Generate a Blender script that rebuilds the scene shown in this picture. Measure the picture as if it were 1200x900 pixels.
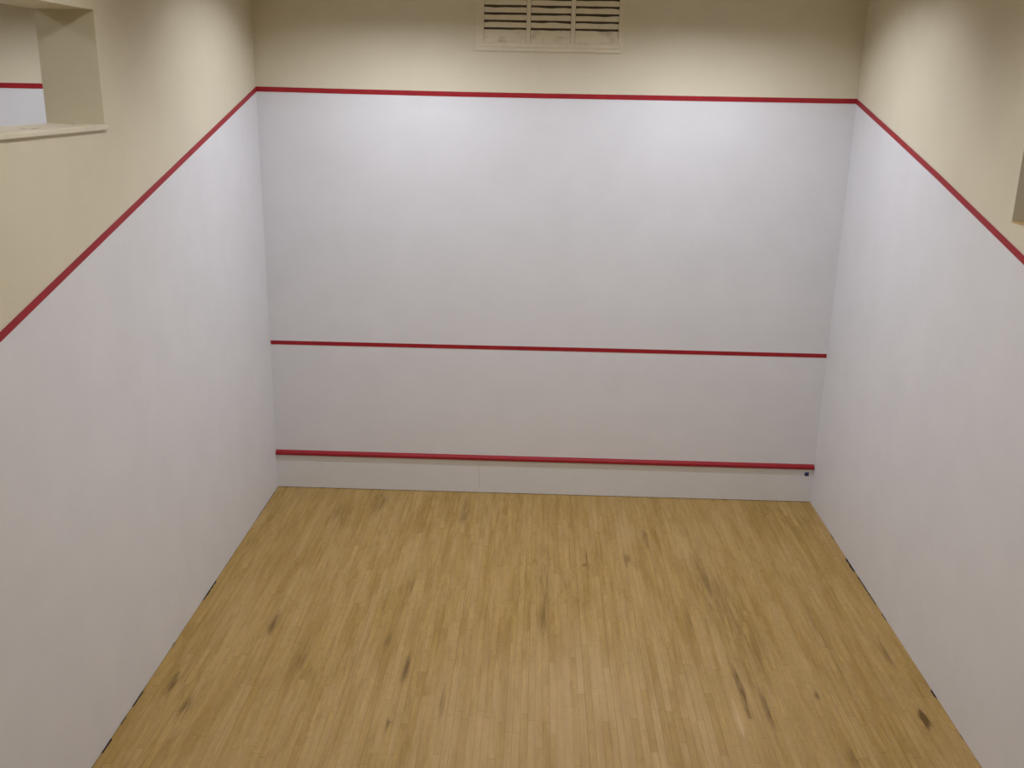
import bpy, bmesh, math, random
from mathutils import Matrix, Vector, noise

random.seed(7)
for o in list(bpy.data.objects):
    bpy.data.objects.remove(o)
SC = bpy.context.scene
C = SC.collection

# ------------------------------------------------------------------ camera
YAW, PITCH, ROLL = -0.0241, 0.2948, 0.0194
cy, sy, cp, sp = math.cos(YAW), math.sin(YAW), math.cos(PITCH), math.sin(PITCH)
fwd = Vector((sy*cp, cy*cp, -sp)); rgt = Vector((cy, -sy, 0)); up = rgt.cross(fwd)
c_, s_ = math.cos(ROLL), math.sin(ROLL)
r2 = c_*rgt + s_*up
u2 = -s_*rgt + c_*up
camd = bpy.data.cameras.new('camera'); cam = bpy.data.objects.new('camera', camd); C.objects.link(cam)
M = Matrix(((r2.x, u2.x, -fwd.x, -0.1294), (r2.y, u2.y, -fwd.y, -10.8479), (r2.z, u2.z, -fwd.z, 4.6657), (0, 0, 0, 1)))
cam.matrix_world = M
camd.sensor_width = 36; camd.lens = 1142.77*36/1200
camd.clip_start = 0.05; camd.clip_end = 100
SC.camera = cam

# ------------------------------------------------------------------ world, exposure, lights
SC.view_settings.view_transform = 'Standard'; SC.view_settings.look = 'None'
SC.view_settings.gamma = 1; SC.view_settings.use_curve_mapping = False
SC.view_settings.exposure = 0.0
w = bpy.data.worlds.new('world'); SC.world = w; w.use_nodes = True
w.node_tree.nodes['Background'].inputs[0].default_value = (0.8, 0.85, 1, 1)
w.node_tree.nodes['Background'].inputs[1].default_value = 0.02

# power (W) and colour of each row, counted from the front wall
ROW = {-1.55: (56, (0.95, 0.98, 1.09)), -5.0: (36, (0.98, 0.97, 1.0)), -8.3: (23, (1.0, 0.97, 0.96))}
LAMP_X = (-1.5, 1.5)
LAMP_Y = tuple(ROW)
CEIL = 6.02

# ------------------------------------------------------------------ helpers
def link(name, bm, mat, parent=None, smooth=False):
    me = bpy.data.meshes.new(name); bm.normal_update(); bm.to_mesh(me); bm.free()
    me.materials.append(mat)
    if smooth:
        for p in me.polygons: p.use_smooth = True
    o = bpy.data.objects.new(name, me); C.objects.link(o)
    if parent: o.parent = parent
    return o

def box(bm, x0, x1, y0, y1, z0, z1, bevel=0):
    vs = [bm.verts.new((x, y, z)) for z in (z0, z1) for y in (y0, y1) for x in (x0, x1)]
    fs = [(0, 2, 3, 1), (4, 5, 7, 6), (0, 1, 5, 4), (2, 6, 7, 3), (0, 4, 6, 2), (1, 3, 7, 5)]
    faces = [bm.faces.new([vs[i] for i in f]) for f in fs]
    if bevel:
        es = list({e for f in faces for e in f.edges})
        bmesh.ops.bevel(bm, geom=es, offset=bevel, segments=3, affect='EDGES', profile=0.5)

def prism(bm, pts, d):
    """closed polygon pts (3-D, planar) pushed along vector d"""
    a = [bm.verts.new(p) for p in pts]
    b = [bm.verts.new(Vector(p)+Vector(d)) for p in pts]
    bm.faces.new(a); bm.faces.new(b[::-1])
    n = len(pts)
    for i in range(n):
        bm.faces.new((a[i], b[i], b[(i+1) % n], a[(i+1) % n]))
    bmesh.ops.recalc_face_normals(bm, faces=bm.faces)

def band(bm, path, up_vec, width, out):
    """flat stripe following path, width along up_vec, thickness along out"""
    U = Vector(up_vec)*width/2; O = Vector(out)
    ring = []
    for p in path:
        p = Vector(p)
        ring.append([bm.verts.new(q) for q in (p-U, p+U, p+U+O, p-U+O)])
    for a, b in zip(ring, ring[1:]):
        for i in range(4):
            bm.faces.new((a[i], a[(i+1) % 4], b[(i+1) % 4], b[i]))
    bm.faces.new(ring[0][::-1]); bm.faces.new(ring[-1])
    bmesh.ops.recalc_face_normals(bm, faces=bm.faces)

def empty(name, loc, label, cat, group=None):
    o = bpy.data.objects.new(name, None); C.objects.link(o); o.location = loc
    tag(o, label, cat, group); return o

def tag(o, label, cat, group=None):
    o['label'] = label; o['category'] = cat
    if group: o['group'] = group
    return o

def struct(o, label=None):
    o['kind'] = 'structure'
    if label: o['label'] = label
    return o

# ------------------------------------------------------------------ materials
class NT:
    def __init__(s, name):
        s.m = bpy.data.materials.new(name); s.m.use_nodes = True
        s.t = s.m.node_tree; s.b = s.t.nodes['Principled BSDF']
        s.pos = s.n('ShaderNodeTexCoord').outputs['Object']
    def n(s, k, **kw):
        x = s.t.nodes.new(k)
        for a, v in kw.items(): setattr(x, a, v)
        return x
    def l(s, a, b): s.t.links.new(a, b)
    def put(s, sock, v):
        if hasattr(v, 'node'): s.l(v, sock)
        else: sock.default_value = v
    def math(s, op, a, b=None, c=None, clamp=False):
        x = s.n('ShaderNodeMath', operation=op, use_clamp=clamp)
        s.put(x.inputs[0], a)
        if b is not None: s.put(x.inputs[1], b)
        if c is not None: s.put(x.inputs[2], c)
        return x.outputs[0]
    def mapping(s, scale, loc=(0, 0, 0)):
        x = s.n('ShaderNodeMapping'); s.l(s.pos, x.inputs[0])
        x.inputs['Scale'].default_value = scale; x.inputs['Location'].default_value = loc
        return x.outputs[0]
    def noise(s, vec, scale, detail=2, rough=0.5):
        x = s.n('ShaderNodeTexNoise'); s.put(x.inputs['Vector'], vec)
        x.inputs['Scale'].default_value = scale; x.inputs['Detail'].default_value = detail
        x.inputs['Roughness'].default_value = rough
        return x.outputs[0]
    def rng(s, v, a, b, c, d):
        x = s.n('ShaderNodeMapRange'); s.put(x.inputs[0], v)
        for i, q in enumerate((a, b, c, d)): x.inputs[i+1].default_value = q
        return x.outputs[0]
    def mix(s, f, a, b, mode='MIX'):
        x = s.n('ShaderNodeMix', data_type='RGBA', blend_type=mode)
        s.put(x.inputs[0], f); s.put(x.inputs[6], a); s.put(x.inputs[7], b)
        return x.outputs[2]

def paint(name, col, rough=0.55, var=0.04, bump=0.02, scale=1.2, spec=0.4, grain=90):
    t = NT(name)
    n = t.noise(t.pos, scale, 4, 0.6)
    f = t.rng(n, 0.3, 0.7, 1-var, 1+var)
    cc = t.n('ShaderNodeCombineColor')
    for i in range(3): t.l(f, cc.inputs[i])
    t.l(t.mix(1.0, (*col, 1), cc.outputs[0], 'MULTIPLY'), t.b.inputs['Base Color'])
    t.b.inputs['Roughness'].default_value = rough
    t.b.inputs['Specular IOR Level'].default_value = spec
    g = t.noise(t.pos, grain, 3)
    b = t.n('ShaderNodeBump'); b.inputs['Strength'].default_value = bump; b.inputs['Distance'].default_value = 0.004
    t.l(g, b.inputs['Height']); t.l(b.outputs[0], t.b.inputs['Normal'])
    return t.m

CREAM = (0.685, 0.63, 0.48)
M_cream = paint('cream_plaster', CREAM, 0.6, 0.025, 0.15, 2.0, 0.25, 25)
M_ceil = paint('ceiling_paint', (0.74, 0.65, 0.44), 0.8)
M_white = paint('white_playing_panel', (0.72, 0.72, 0.74), 0.5, 0.025, 0.10, 2.2, 0.35, 40)
M_tinw = paint('white_tin_board', (0.70, 0.70, 0.70), 0.45, 0.02, 0.03, 3)
M_red = paint('red_line_paint', (0.33, 0.015, 0.022), 0.5, 0.12, 0.05, 9, 0.3)
M_redtin = paint('red_tin_paint', (0.29, 0.012, 0.019), 0.5, 0.08, 0.03, 7, 0.3)
M_vent = paint('painted_grille_metal', (0.76, 0.69, 0.52), 0.6, 0.06, 0.04, 14)
M_ventframe = paint('painted_grille_frame', (0.73, 0.66, 0.50), 0.6, 0.04, 0.04, 14)
M_dark = paint('dark_void', (0.07, 0.052, 0.028), 0.9)
M_sub = paint('dark_subfloor', (0.012, 0.010, 0.008), 0.95)
M_sillw = paint('cream_sill_paint', (0.69, 0.64, 0.50), 0.5, 0.05, 0.05, 8)
M_blue = paint('navy_blue_sticker', (0.028, 0.035, 0.13), 0.4, 0.08, 0.0, 30)
M_lampbody = paint('lamp_body_white', (0.7, 0.7, 0.68), 0.4)
M_carpet = paint('gallery_carpet', (0.12, 0.11, 0.10), 0.95)

t = NT('varnished_sill_wood')
g = t.noise(t.mapping((30, 3, 30)), 3, 4)
t.l(t.mix(g, (0.42, 0.28, 0.12, 1), (0.58, 0.42, 0.20, 1)), t.b.inputs['Base Color']); t.b.inputs['Roughness'].default_value = 0.45
M_sillwood = t.m

t = NT('lamp_diffuser')
t.b.inputs['Base Color'].default_value = (0.8, 0.8, 0.78, 1)
t.b.inputs['Emission Color'].default_value = (1, 0.97, 0.92, 1); t.b.inputs['Emission Strength'].default_value = 1.5
M_diff = t.m

t = NT('dusty_grille_metal')
g = t.noise(t.mapping((6, 1, 10)), 0.9, 2, 0.5)
t.l(t.mix(t.rng(g, 0.5, 0.75, 0, 0.55), (0.74, 0.67, 0.51, 1), (0.23, 0.19, 0.13, 1)), t.b.inputs['Base Color']); t.b.inputs['Roughness'].default_value = 0.75
M_ventdirt = t.m
M_chip = paint('chip_grime', (0.30, 0.26, 0.18), 0.8)

# ------- maple strip floor
DARK = [(0.430,-1.835,0.05,0.02,0.8),(0.457,-1.605,0.12,0.012,0.4),(0.871,-1.655,0.12,0.03,0.5),(0.019,-2.322,0.8,0.08,0.25),(0.010,-2.882,0.2,0.03,0.2),(-1.178,-4.538,0.08,0.015,0.9),(-1.141,-3.799,0.16,0.025,0.6),(-0.793,-4.226,0.15,0.02,0.5),(-2.786,-4.393,0.13,0.04,0.5),(-3.001,-4.100,0.1,0.035,0.5),(-2.059,-3.637,0.2,0.06,0.35),(-2.422,-3.120,0.12,0.04,0.5),(-1.355,-3.382,0.1,0.03,0.4),(-1.288,-2.406,0.25,0.03,0.4),(2.984,-4.213,0.07,0.028,1),(1.621,-3.953,0.28,0.022,0.6),(1.771,-4.149,0.22,0.022,0.6),(1.611,-3.677,0.2,0.022,0.4),(2.215,-3.966,0.06,0.02,0.5),(1.618,-2.221,0.8,0.14,0.3),(1.810,-3.179,0.6,0.15,0.25),(2.509,-3.010,0.5,0.05,0.25),(2.284,-4.688,0.1,0.03,0.4),(1.341,-2.816,0.2,0.03,0.3),(1.120,-1.115,0.2,0.025,0.4),(2.992,-3.299,0.2,0.02,0.4),(-1.907,-0.419,0.3,0.08,0.35),(-2.271,-0.800,0.25,0.1,0.3),(-0.887,-0.586,0.3,0.05,0.3)]
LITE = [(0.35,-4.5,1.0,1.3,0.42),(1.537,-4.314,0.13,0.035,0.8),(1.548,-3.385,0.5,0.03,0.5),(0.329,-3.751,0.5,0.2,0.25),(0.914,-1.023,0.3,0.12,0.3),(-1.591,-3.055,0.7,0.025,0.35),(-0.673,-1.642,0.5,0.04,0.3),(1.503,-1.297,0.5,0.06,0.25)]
STRIP = 0.057
def floor_mat(marks=True):
    t = NT('maple_strip_floor')
    sep = t.n('ShaderNodeSeparateXYZ'); t.l(t.pos, sep.inputs[0])
    X, Y = sep.outputs[0], sep.outputs[1]
    xs = t.math('DIVIDE', X, STRIP)
    row = t.math('FLOOR', xs); fx = t.math('FRACT', xs)
    def white(v, off):
        n = t.n('ShaderNodeTexWhiteNoise', noise_dimensions='1D'); t.l(t.math('ADD', v, off), n.inputs['W']); return n.outputs[0]
    r1 = white(row, 3.3); r2_ = white(row, 71.7)
    L = t.math('MULTIPLY_ADD', r2_, 1.0, 0.65)
    ys = t.math('DIVIDE', t.math('MULTIPLY_ADD', r1, 7.0, Y), L)
    seg = t.math('FLOOR', ys); fy = t.math('FRACT', ys)
    idn = t.n('ShaderNodeTexWhiteNoise', noise_dimensions='2D')
    cv = t.n('ShaderNodeCombineXYZ'); t.l(row, cv.inputs[0]); t.l(seg, cv.inputs[1]); t.l(cv.outputs[0], idn.inputs['Vector'])
    tone = idn.outputs[0]
    sc = t.n('ShaderNodeSeparateColor'); t.l(idn.outputs[1], sc.inputs[0])
    # long streaks of grain, shifted per board so that they stop at the board's edge
    sh = t.n('ShaderNodeCombineXYZ')
    t.l(t.math('MULTIPLY', X, 34.0), sh.inputs[0]); t.l(t.math('MULTIPLY', Y, 2.2), sh.inputs[1]); t.l(t.math('MULTIPLY', tone, 40.0), sh.inputs[2])
    g1 = t.noise(sh.outputs[0], 1.0, 5, 0.62)
    sh2 = t.n('ShaderNodeCombineXYZ')
    t.l(t.math('MULTIPLY', X, 9.0), sh2.inputs[0]); t.l(t.math('MULTIPLY', Y, 2.4), sh2.inputs[1]); t.l(t.math('MULTIPLY', tone, 1.2), sh2.inputs[2])
    g2 = t.noise(sh2.outputs[0], 1.0, 4, 0.6)
    big = t.noise(t.mapping((1.3, 0.35, 1)), 1.3, 3, 0.5)
    base = t.mix(t.rng(tone, 0, 1, 0, 1), (0.325, 0.205, 0.048, 1), (0.375, 0.248, 0.070, 1))
    base = t.mix(t.math('MULTIPLY', sc.outputs[0], 0.35), base, (0.395, 0.252, 0.106, 1))
    def mul(col, f):
        cc = t.n('ShaderNodeCombineColor')
        for i in range(3): t.l(f, cc.inputs[i])
        return t.mix(1.0, col, cc.outputs[0], 'MULTIPLY')
    base = mul(base, t.rng(g1, 0.28, 0.72, 0.76, 1.22))
    base = t.mix(t.rng(g2, 0.50, 0.74, 0.0, 0.6), base, (0.225, 0.123, 0.018, 1))
    base = t.mix(t.rng(big, 0.35, 0.62, 0.0, 0.42), base, (0.425, 0.278, 0.110, 1))
    Xd = t.math('ADD', X, t.math('MULTIPLY_ADD', g1, 0.05, -0.025))
    Yd = t.math('ADD', Y, t.math('MULTIPLY_ADD', g2, 0.5, -0.25))
    mot = t.noise(t.mapping((45, 14, 1)), 1.0, 3, 0.6)
    base = mul(base, t.rng(mot, 0.3, 0.7, 0.91, 1.09))
    hue = t.noise(t.mapping((22, 3.5, 1), (5, 9, 0)), 1.0, 2, 0.5)
    base = t.mix(t.rng(hue, 0.5, 0.72, 0.0, 0.45), base, (0.40, 0.250, 0.120, 1))
    g3 = t.noise(t.mapping((8.5, 0.75, 1)), 1.0, 3, 0.55)
    base = t.mix(t.rng(g3, 0.48, 0.68, 0.0, 0.55), base, (0.27, 0.152, 0.028, 1))
    base = t.mix(t.rng(g3, 0.30, 0.46, 0.35, 0.0), base, (0.44, 0.295, 0.125, 1))
    def blobs(lst):
        tot = None
        for (bx, by, ly, wx, s) in lst:
            dx = t.math('DIVIDE', t.math('SUBTRACT', Xd, bx), wx*1.05)
            dy = t.math('DIVIDE', t.math('SUBTRACT', Yd, by), ly*1.2)
            d = t.math('ADD', t.math('MULTIPLY', dx, dx), t.math('MULTIPLY', dy, dy))
            if lst is DARK and wx < 0.045: s *= 1.35
            v = t.math('MULTIPLY', t.math('EXPONENT', t.math('MULTIPLY', t.math('MULTIPLY', d, t.math('SQRT', d)), -1.0)), s)
            tot = v if tot is None else t.math('ADD', tot, v)
        return tot
    if marks:
        rag = t.math('MULTIPLY', t.rng(g1, 0.35, 0.6, 1.5, 0.5), t.rng(tone, 0, 1, 0.75, 1.25))
        base = t.mix(t.math('MULTIPLY', blobs(DARK), rag, clamp=True), base, (0.115, 0.062, 0.012, 1))
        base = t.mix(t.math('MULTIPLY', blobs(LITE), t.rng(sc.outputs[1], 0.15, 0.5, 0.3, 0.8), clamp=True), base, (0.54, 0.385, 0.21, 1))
    # joints
    ex = t.math('MINIMUM', fx, t.math('SUBTRACT', 1.0, fx))
    jx = t.rng(ex, 0.0, 0.045, 1.0, 0.0)
    ey = t.math('MULTIPLY', t.math('MINIMUM', fy, t.math('SUBTRACT', 1.0, fy)), L)
    jy = t.rng(ey, 0.0, 0.0035, 1.0, 0.0)
    jw = white(row, 500.5)
    jxs = t.math('MULTIPLY', jx, t.rng(jw, 0.2, 1.0, 0.15, 1.0))
    jm = t.math('MAXIMUM', jxs, t.math('MULTIPLY', jy, 0.6))
    base = t.mix(jm, base, (0.11, 0.07, 0.025, 1))
    t.l(base, t.b.inputs['Base Color'])
    t.b.inputs['Specular IOR Level'].default_value = 0.3
    t.l(t.rng(g2, 0.2, 0.8, 0.48, 0.62), t.b.inputs['Roughness'])
    b = t.n('ShaderNodeBump'); b.inputs['Strength'].default_value = 0.25; b.inputs['Distance'].default_value = 0.001
    t.l(t.math('SUBTRACT', g1, jm), b.inputs['Height']); t.l(b.outputs[0], t.b.inputs['Normal'])
    return t.m
M_floor = floor_mat()

# ------------------------------------------------------------------ structure
HW = 3.2          # half width of the court
T = 0.41          # thickness of the walls between courts
YB = -9.75        # back wall of the court
YG = -13.0        # back of the gallery
NX = HW+T+6.4     # far side of the neighbouring courts
ZS_L = 4.345; ZS_R = 3.825; ZH = 5.122; YJ = -3.842; YJ2 = -5.95

# floor, with the ragged expansion gaps along its sides
def gap_profile(notches, base):
    ys = [0.0]; y = 0.0
    pts = []
    def g(y):
        v = base + 0.0025*noise.noise(Vector((y*9, base*77, 0)))
        for (a, b, d) in notches:
            if b <= y <= a: v = max(v, d*(0.85+0.35*noise.noise(Vector((y*23, 3, d*50)))))
        return max(v, 0.0015)
    n = 520
    for i in range(n+1):
        y = YB*i/n
        pts.append((y, g(y)))
    return pts
gl = gap_profile([(-0.2, -0.95, 0.012), (-1.7, -1.95, .007), (-2.38, -2.74, 0.020), (-3.48, -3.56, 0.014), (-4.19, -4.40, 0.018), (-4.52, -4.62, 0.016), (-4.8, -4.96, 0.020)], 0.005)
gr = gap_profile([(-0.86, -1.02, 0.014), (-1.48, -1.78, 0.026), (-1.86, -2.42, 0.017), (-2.6, -2.72, 0.016), (-3.82, -3.92, 0.020), (-4.4, -4.46, 0.012)], 0.003)
bm = bmesh.new()
rows = []
for (y, a), (_, b) in zip(gl, gr):
    y = min(y, -0.006)
    rows.append([bm.verts.new(p) for p in ((-HW+a, y, 0), (HW-b, y, 0), (HW-b, y, -0.018), (-HW+a, y, -0.018))])
for p, q in zip(rows, rows[1:]):
    for i in range(4):
        try: bm.faces.new((p[i], p[(i+1) % 4], q[(i+1) % 4], q[i]))
        except ValueError: pass
bm.faces.new(rows[0]); bm.faces.new(rows[-1][::-1])
bmesh.ops.recalc_face_normals(bm, faces=bm.faces)
floor = struct(link('floor', bm, M_floor), 'maple strip floor of the court, pale yellow brown with dark scuffs')
bm = bmesh.new(); box(bm, -HW-0.3, HW+0.3, YB-0.1, 0.2, -0.12, -0.019)
link('subfloor', bm, M_sub, floor)

def rect_yz(bm, x0, x1, y0, y1, z0, z1): box(bm, x0, x1, y0, y1, z0, z1)

def side_wall(name, xs, zs, zbase):
    bm = bmesh.new()
    x0, x1 = xs
    box(bm, x0, x1, YJ2, YJ, zbase, zs)
    box(bm, x0, x1, YJ2, YJ, ZH, CEIL)
    box(bm, x0, x1, YJ, 0, zbase, CEIL)
    box(bm, x0, x1, YG, YJ2, zbase, CEIL)
    bmesh.ops.remove_doubles(bm, verts=bm.verts, dist=1e-5)
    # drop internal faces that coincide
    seen = {}
    for f in list(bm.faces):
        k = tuple(sorted(v.index for v in f.verts)) if False else tuple(round(c, 4) for c in f.calc_center_median())
        seen.setdefault(k, []).append(f)
    kill = [f for fs in seen.values() if len(fs) > 1 for f in fs]
    bmesh.ops.delete(bm, geom=kill, context='FACES_ONLY')
    return struct(link(name, bm, M_cream))
wl = side_wall('wall_left', (-HW-T, -HW), ZS_L, 0.0)
wr = side_wall('wall_right', (HW, HW+T), ZS_R, 0.0)
wl['label'] = 'left side wall, white below the sloping red line and cream above'
wr['label'] = 'right side wall, white below the sloping red line and cream above'

bm = bmesh.new(); box(bm, -NX-0.2, NX+0.2, 0.0, 0.25, 0.0, CEIL)
wf = struct(link('wall_front', bm, M_cream), 'front wall, white below the top red line and cream above')
bm = bmesh.new(); box(bm, -HW, HW, YB-0.12, YB, 0, 3.55)
wb = struct(link('wall_back', bm, M_cream), 'low back wall of the court below the gallery')
bm = bmesh.new(); box(bm, -HW, HW, YG-0.1, YB-0.12, 2.85, 3.0)
gf = struct(link('floor', bm, M_carpet), 'gallery floor behind the court')
bm = bmesh.new(); box(bm, -NX-0.2, NX+0.2, YG-0.25, YG, -0.05, CEIL)
struct(link('wall_gallery', bm, M_cream))
bm = bmesh.new(); box(bm, -NX-0.2, NX+0.2, YG-0.25, 0.25, CEIL, CEIL+0.15)
struct(link('ceiling', bm, M_ceil), 'off-white ceiling over the courts')
for s, nm in ((-1, 'wall_far_left'), (1, 'wall_far_right')):
    bm = bmesh.new(); a, b = sorted((s*NX, s*(NX+0.2))); box(bm, a, b, YG, 0, 0, CEIL); struct(link(nm, bm, M_cream))
    bm = bmesh.new(); a, b = sorted((s*(HW+T), s*NX)); box(bm, a, b, YG, 0, -0.1, 0.0); struct(link('floor', bm, M_floor), 'floor of the neighbouring court')

# white playing surface below the red lines (thin hard panels over the plaster)
PT = 0.004
FRONT = [(-3.2, 4.6036), (-2.28, 4.597), (-0.998, 4.590), (-0.087, 4.590), (0.82, 4.592), (2.265, 4.594), (2.983, 4.595), (3.2, 4.597)]
LEFT = [(0, 4.6036), (-2.45, 4.0), (-5.0, 3.372), (YB, 2.20)]
RIGHT = [(0, 4.597), (-1.2, 4.318), (-2.436, 4.024), (-4.097, 3.606), (YB, 2.20)]
bm = bmesh.new()
prism(bm, [(x, 0, z) for x, z in FRONT]+[(3.2, 0, 0.0), (-3.2, 0, 0.0)], (0, -PT, 0))
link('playing_panel', bm, M_white, wf)['label'] = 'white playing surface'
for path, s, w_ in ((LEFT, -1, wl), (RIGHT, 1, wr)):
    bm = bmesh.new()
    prism(bm, [(s*HW, y, z) for y, z in path]+[(s*HW, YB, 0.0), (s*HW, 0, 0.0)], (-s*PT, 0, 0))
    link('playing_panel', bm, M_white, w_)['label'] = 'white playing surface'
# neighbouring courts' front walls
for s in (-1, 1):
    a, b = sorted((s*(HW+T), s*NX))
    bm = bmesh.new(); box(bm, a, b, -PT, 0, 0, 4.58); link('playing_panel', bm, M_white, wf)['label'] = 'white playing surface of the next court'

# ------------------------------------------------------------------ red lines
LW = 0.050
bm = bmesh.new(); band(bm, [(x, -PT, z) for x, z in FRONT], (0, 0, 1), LW, (0, -0.0025, 0))
tag(link('boundary_line', bm, M_red), 'topmost red line running level across the front wall', 'line')
bm = bmesh.new(); band(bm, [(-HW+0.01, -PT, 1.800), (-1, -PT, 1.803), (0.6, -PT, 1.806), (HW-0.008, -PT, 1.806)], (0, 0, 1), 0.046, (0, -0.0025, 0))
tag(link('service_line', bm, M_red), 'middle red line across the white front wall', 'line')
bm = bmesh.new(); band(bm, [(-HW+PT, y, z) for y, z in LEFT], (0, 0, 1), LW+0.003, (0.0025, 0, 0))
tag(link('boundary_line', bm, M_red), 'sloping red line descending along the left wall', 'line')
bm = bmesh.new(); band(bm, [(HW-PT, y, z) for y, z in RIGHT], (0, 0, 1), LW+0.003, (-0.0025, 0, 0))
tag(link('boundary_line', bm, M_red), 'sloping red line descending along the right wall', 'line')
bm = bmesh.new(); band(bm, [(-NX, -PT, 4.590), (-HW-T, -PT, 4.590)], (0, 0, 1), LW+.004, (0, -0.0025, 0))
tag(link('boundary_line', bm, M_red), 'short red line of the next court seen through the left wall opening', 'line')

# ------------------------------------------------------------------ tin
tin = empty('tin', (0, 0, 0), 'low white tin board with red top batten along the foot of the front wall', 'tin')
for a, b in ((-HW+0.004, -0.7612), (-0.760, HW-0.004)):
    bm = bmesh.new(); box(bm, a, b, -0.016, -PT-0.0005, 0.006, 0.425, 0.0008)
    link('tin_board', bm, M_tinw, tin)
# rounded batten, profile in y-z swept along x
bm = bmesh.new()
prof = [(-PT, 0.418), (-0.024, 0.418), (-0.034, 0.422), (-0.040, 0.431), (-0.040, 0.444), (-0.036, 0.456), (-0.024, 0.470), (-PT, 0.478)]
N = 24; rings = []
for i in range(N+1):
    x = -HW+0.006+(2*HW-0.014)*i/N
    dz = 0.0012*noise.noise(Vector((x*1.1, 5, 0)))
    rings.append([bm.verts.new((x, y, z+dz)) for y, z in prof])
for p, q in zip(rings, rings[1:]):
    for i in range(len(prof)):
        j = (i+1) % len(prof); bm.faces.new((p[i], p[j], q[j], q[i]))
bm.faces.new(rings[0]); bm.faces.new(rings[-1][::-1]); bmesh.ops.recalc_face_normals(bm, faces=bm.faces)
link('batten', bm, M_redtin, tin)['label'] = 'rounded red top batten'
bm = bmesh.new(); box(bm, 3.093, 3.142, -0.0185, -0.016, 0.334, 0.380, 0.0006)
tag(link('sticker', bm, M_blue), 'tiny navy blue square sticker below the red batten in the right corner', 'sticker')

# ------------------------------------------------------------------ sills of the wall openings
def sill(name, x_in, s, zt, mat, lip, th, over_out, label):
    bm = bmesh.new()
    xi, xo, xw = x_in+s*T, x_in-s*lip, x_in-s*0.0006
    if lip > 0.01:      # L-shaped board with a rounded nosing that laps down over the wall
        prof = [(xi, zt-th), (xi, zt), (xo+s*0.008, zt-0.001), (xo+s*0.002, zt-0.005), (xo, zt-0.012), (xo, zt-th-0.010), (xo+s*0.003, zt-th-0.016), (xw, zt-th-0.018), (xw, zt-th)]
    else:
        prof = [(xi, zt-th), (xi, zt), (xo, zt), (xo, zt-th)]
    prism(bm, [(x, YJ2, z) for x, z in prof], (0, YJ-YJ2+(0.006 if False else 0), 0))
    return struct(link(name, bm, mat), label)
sill_l = sill('trim_1', -HW, -1, ZS_L+0.022, M_sillw, 0.024, 0.0218, 0, 'cream painted sill of the left wall opening')
sill('trim_2', HW, 1, ZS_R+0.012, M_sillwood, 0.003, 0.0118, 0, 'bare wooden sill of the right wall opening')

for (cx_, cy_, rx, ry) in ((-3.30, -4.62, 0.012, 0.05), (-3.34, -4.70, 0.009, 0.03), (-3.42, -3.90, 0.03, 0.014), (-3.36, -3.97, 0.012, 0.02)):
    bm = bmesh.new()
    pts = [(cx_+rx*(0.7+0.5*random.random())*math.cos(a*math.pi/5), cy_+ry*(0.7+0.5*random.random())*math.sin(a*math.pi/5), ZS_L+0.0222) for a in range(10)]
    prism(bm, pts, (0, 0, 0.0006)); link('grime_spot', bm, M_chip, sill_l)

# ------------------------------------------------------------------ vent grille
VX0, VX1, VZ0, VZ1 = -0.840, 0.703, 5.036, 5.90
vent = empty('vent_grille', (-0.07, 0, VZ0), 'cream louvred vent grille high on the front wall above the top red line', 'vent')
def vlink(name, bm, mat, smooth=False):
    for v in bm.verts: v.co -= Vector(vent.location)
    return link(name, bm, mat, vent, smooth)
BX = [(-0.757, -0.312), (-0.268, 0.152), (0.198, 0.650)]
Z0, Z1 = 5.122, 5.122+0.0735*10
bm = bmesh.new()
# flange
box(bm, VX0, VX1, -0.012, 0, VZ0, 5.075); box(bm, VX0, VX1, -0.007, 0, Z1+0.045, VZ1)
box(bm, VX0, -0.797, -0.007, 0, 5.075, Z1+0.045); box(bm, 0.668, VX1, -0.007, 0, 5.075, Z1+0.045)
# raised inner frame
box(bm, -0.797, 0.668, -0.020, 0, 5.075, Z0, 0.003); box(bm, -0.797, 0.668, -0.020, 0, Z1, Z1+0.045, 0.003)
box(bm, -0.797, BX[0][0], -0.020, 0, Z0-0.004, Z1+0.004); box(bm, BX[2][1], 0.668, -0.020, 0, Z0-0.004, Z1+0.004)
vlink('frame', bm, M_ventframe)
for a, b in ((BX[0][1], BX[1][0]), (BX[1][1], BX[2][0])):
    bm = bmesh.new(); box(bm, a, b, -0.020, -0.001, Z0, Z1, 0.003); vlink('mullion', bm, M_ventframe)
bm = bmesh.new(); box(bm, -0.79, 0.66, -0.003, -0.0005, Z0-0.03, Z1+0.03); vlink('backing', bm, M_dark)
# screw
bm = bmesh.new(); bmesh.ops.create_uvsphere(bm, u_segments=12, v_segments=8, radius=0.009)
for v in bm.verts: v.co = Vector((v.co.x*1.6, v.co.y*0.4, v.co.z*0.8))+Vector((0.015, -0.008, 5.062))
vlink('screw', bm, M_vent, True)
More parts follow.
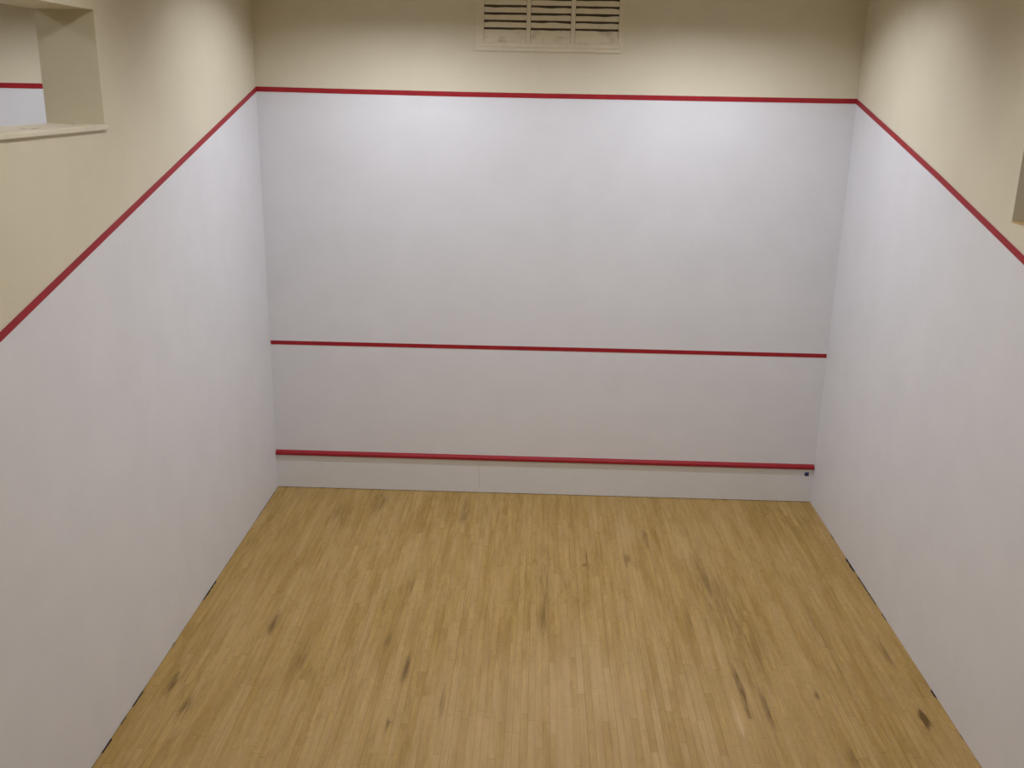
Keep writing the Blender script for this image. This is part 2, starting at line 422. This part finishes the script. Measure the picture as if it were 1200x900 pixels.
# louvre slats: sloping blades with a slightly wavy, dusty lower lip, one per bay and row
for bi, (a, b) in enumerate(BX):
    for k in (0, 2, 3, 4, 5, 6, 7, 8, 9):
        zb = Z0+0.0735*k
        bm = bmesh.new(); n = 22; R_ = []
        for i in range(n+1):
            x = a+0.002+(b-a-0.004)*i/n
            e = min(i, n-i)/n
            wv = 0.007*noise.noise(Vector((x*7+bi*3, k*5.3, 1)))
            wv -= 0.003*max(0, 1-e*8)
            wv -= 0.004*math.sin(math.pi*i/n)*(0.5+0.5*math.sin(k*2.1+bi))
            top = zb+(0.128 if k == 0 else 0.0525)+wv
            bot = zb+0.000+0.0015*noise.noise(Vector((x*11, k, bi)))
            R_.append([bm.verts.new(p) for p in ((x, -0.017, bot), (x, -0.0165, bot+0.006), (x, -0.0085, top), (x, -0.0068, top), (x, -0.0148, bot))])
        for p, q in zip(R_, R_[1:]):
            for i in range(5):
                bm.faces.new((p[i], p[(i+1) % 5], q[(i+1) % 5], q[i]))
        bm.faces.new(R_[0]); bm.faces.new(R_[-1][::-1]); bmesh.ops.recalc_face_normals(bm, faces=bm.faces)
        vlink('slat', bm, M_ventdirt if k == 0 else M_vent)

# ------------------------------------------------------------------ ceiling lights
def ceiling_light(x, y, label, group, on=True, k=1.0):
    t = empty('ceiling_light', (x, y, CEIL), label, 'light', group)
    # open trough: tall baffles in front of and behind the lamp, no end plates
    bm = bmesh.new()
    for sy_ in (-1, 1):
        a, b = sorted((sy_*0.250, sy_*0.262)); box(bm, -0.80, 0.80, a, b, -0.172, 0)
    box(bm, -0.80, 0.80, -0.250, 0.250, -0.012, 0)
    link('housing', bm, M_lampbody, t)
    bm = bmesh.new(); box(bm, -0.32, 0.32, -0.13, 0.13, -0.022, -0.0125)
    link('diffuser', bm, M_diff, t)
    if on:
        ld = bpy.data.lights.new('lamp', 'AREA'); ld.shape = 'RECTANGLE'; ld.size = 0.55; ld.size_y = 0.24
        ld.spread = math.radians(146 if y > -2 else 158); ld.energy = ROW[y][0]*k; ld.color = ROW[y][1]
        lo = bpy.data.objects.new('lamp', ld); C.objects.link(lo); lo.parent = t; lo.location = (0, 0, -0.025)
    return t
for x in LAMP_X:
    for y in LAMP_Y:
        ceiling_light(x, y, 'long white ceiling light above the court', 'lights over the court')
for x in (-HW-T-1.7, -HW-T-4.7):
    for y in LAMP_Y:
        ceiling_light(x, y, 'long white ceiling light above the court on the left', 'lights over the left court', k=0.68)
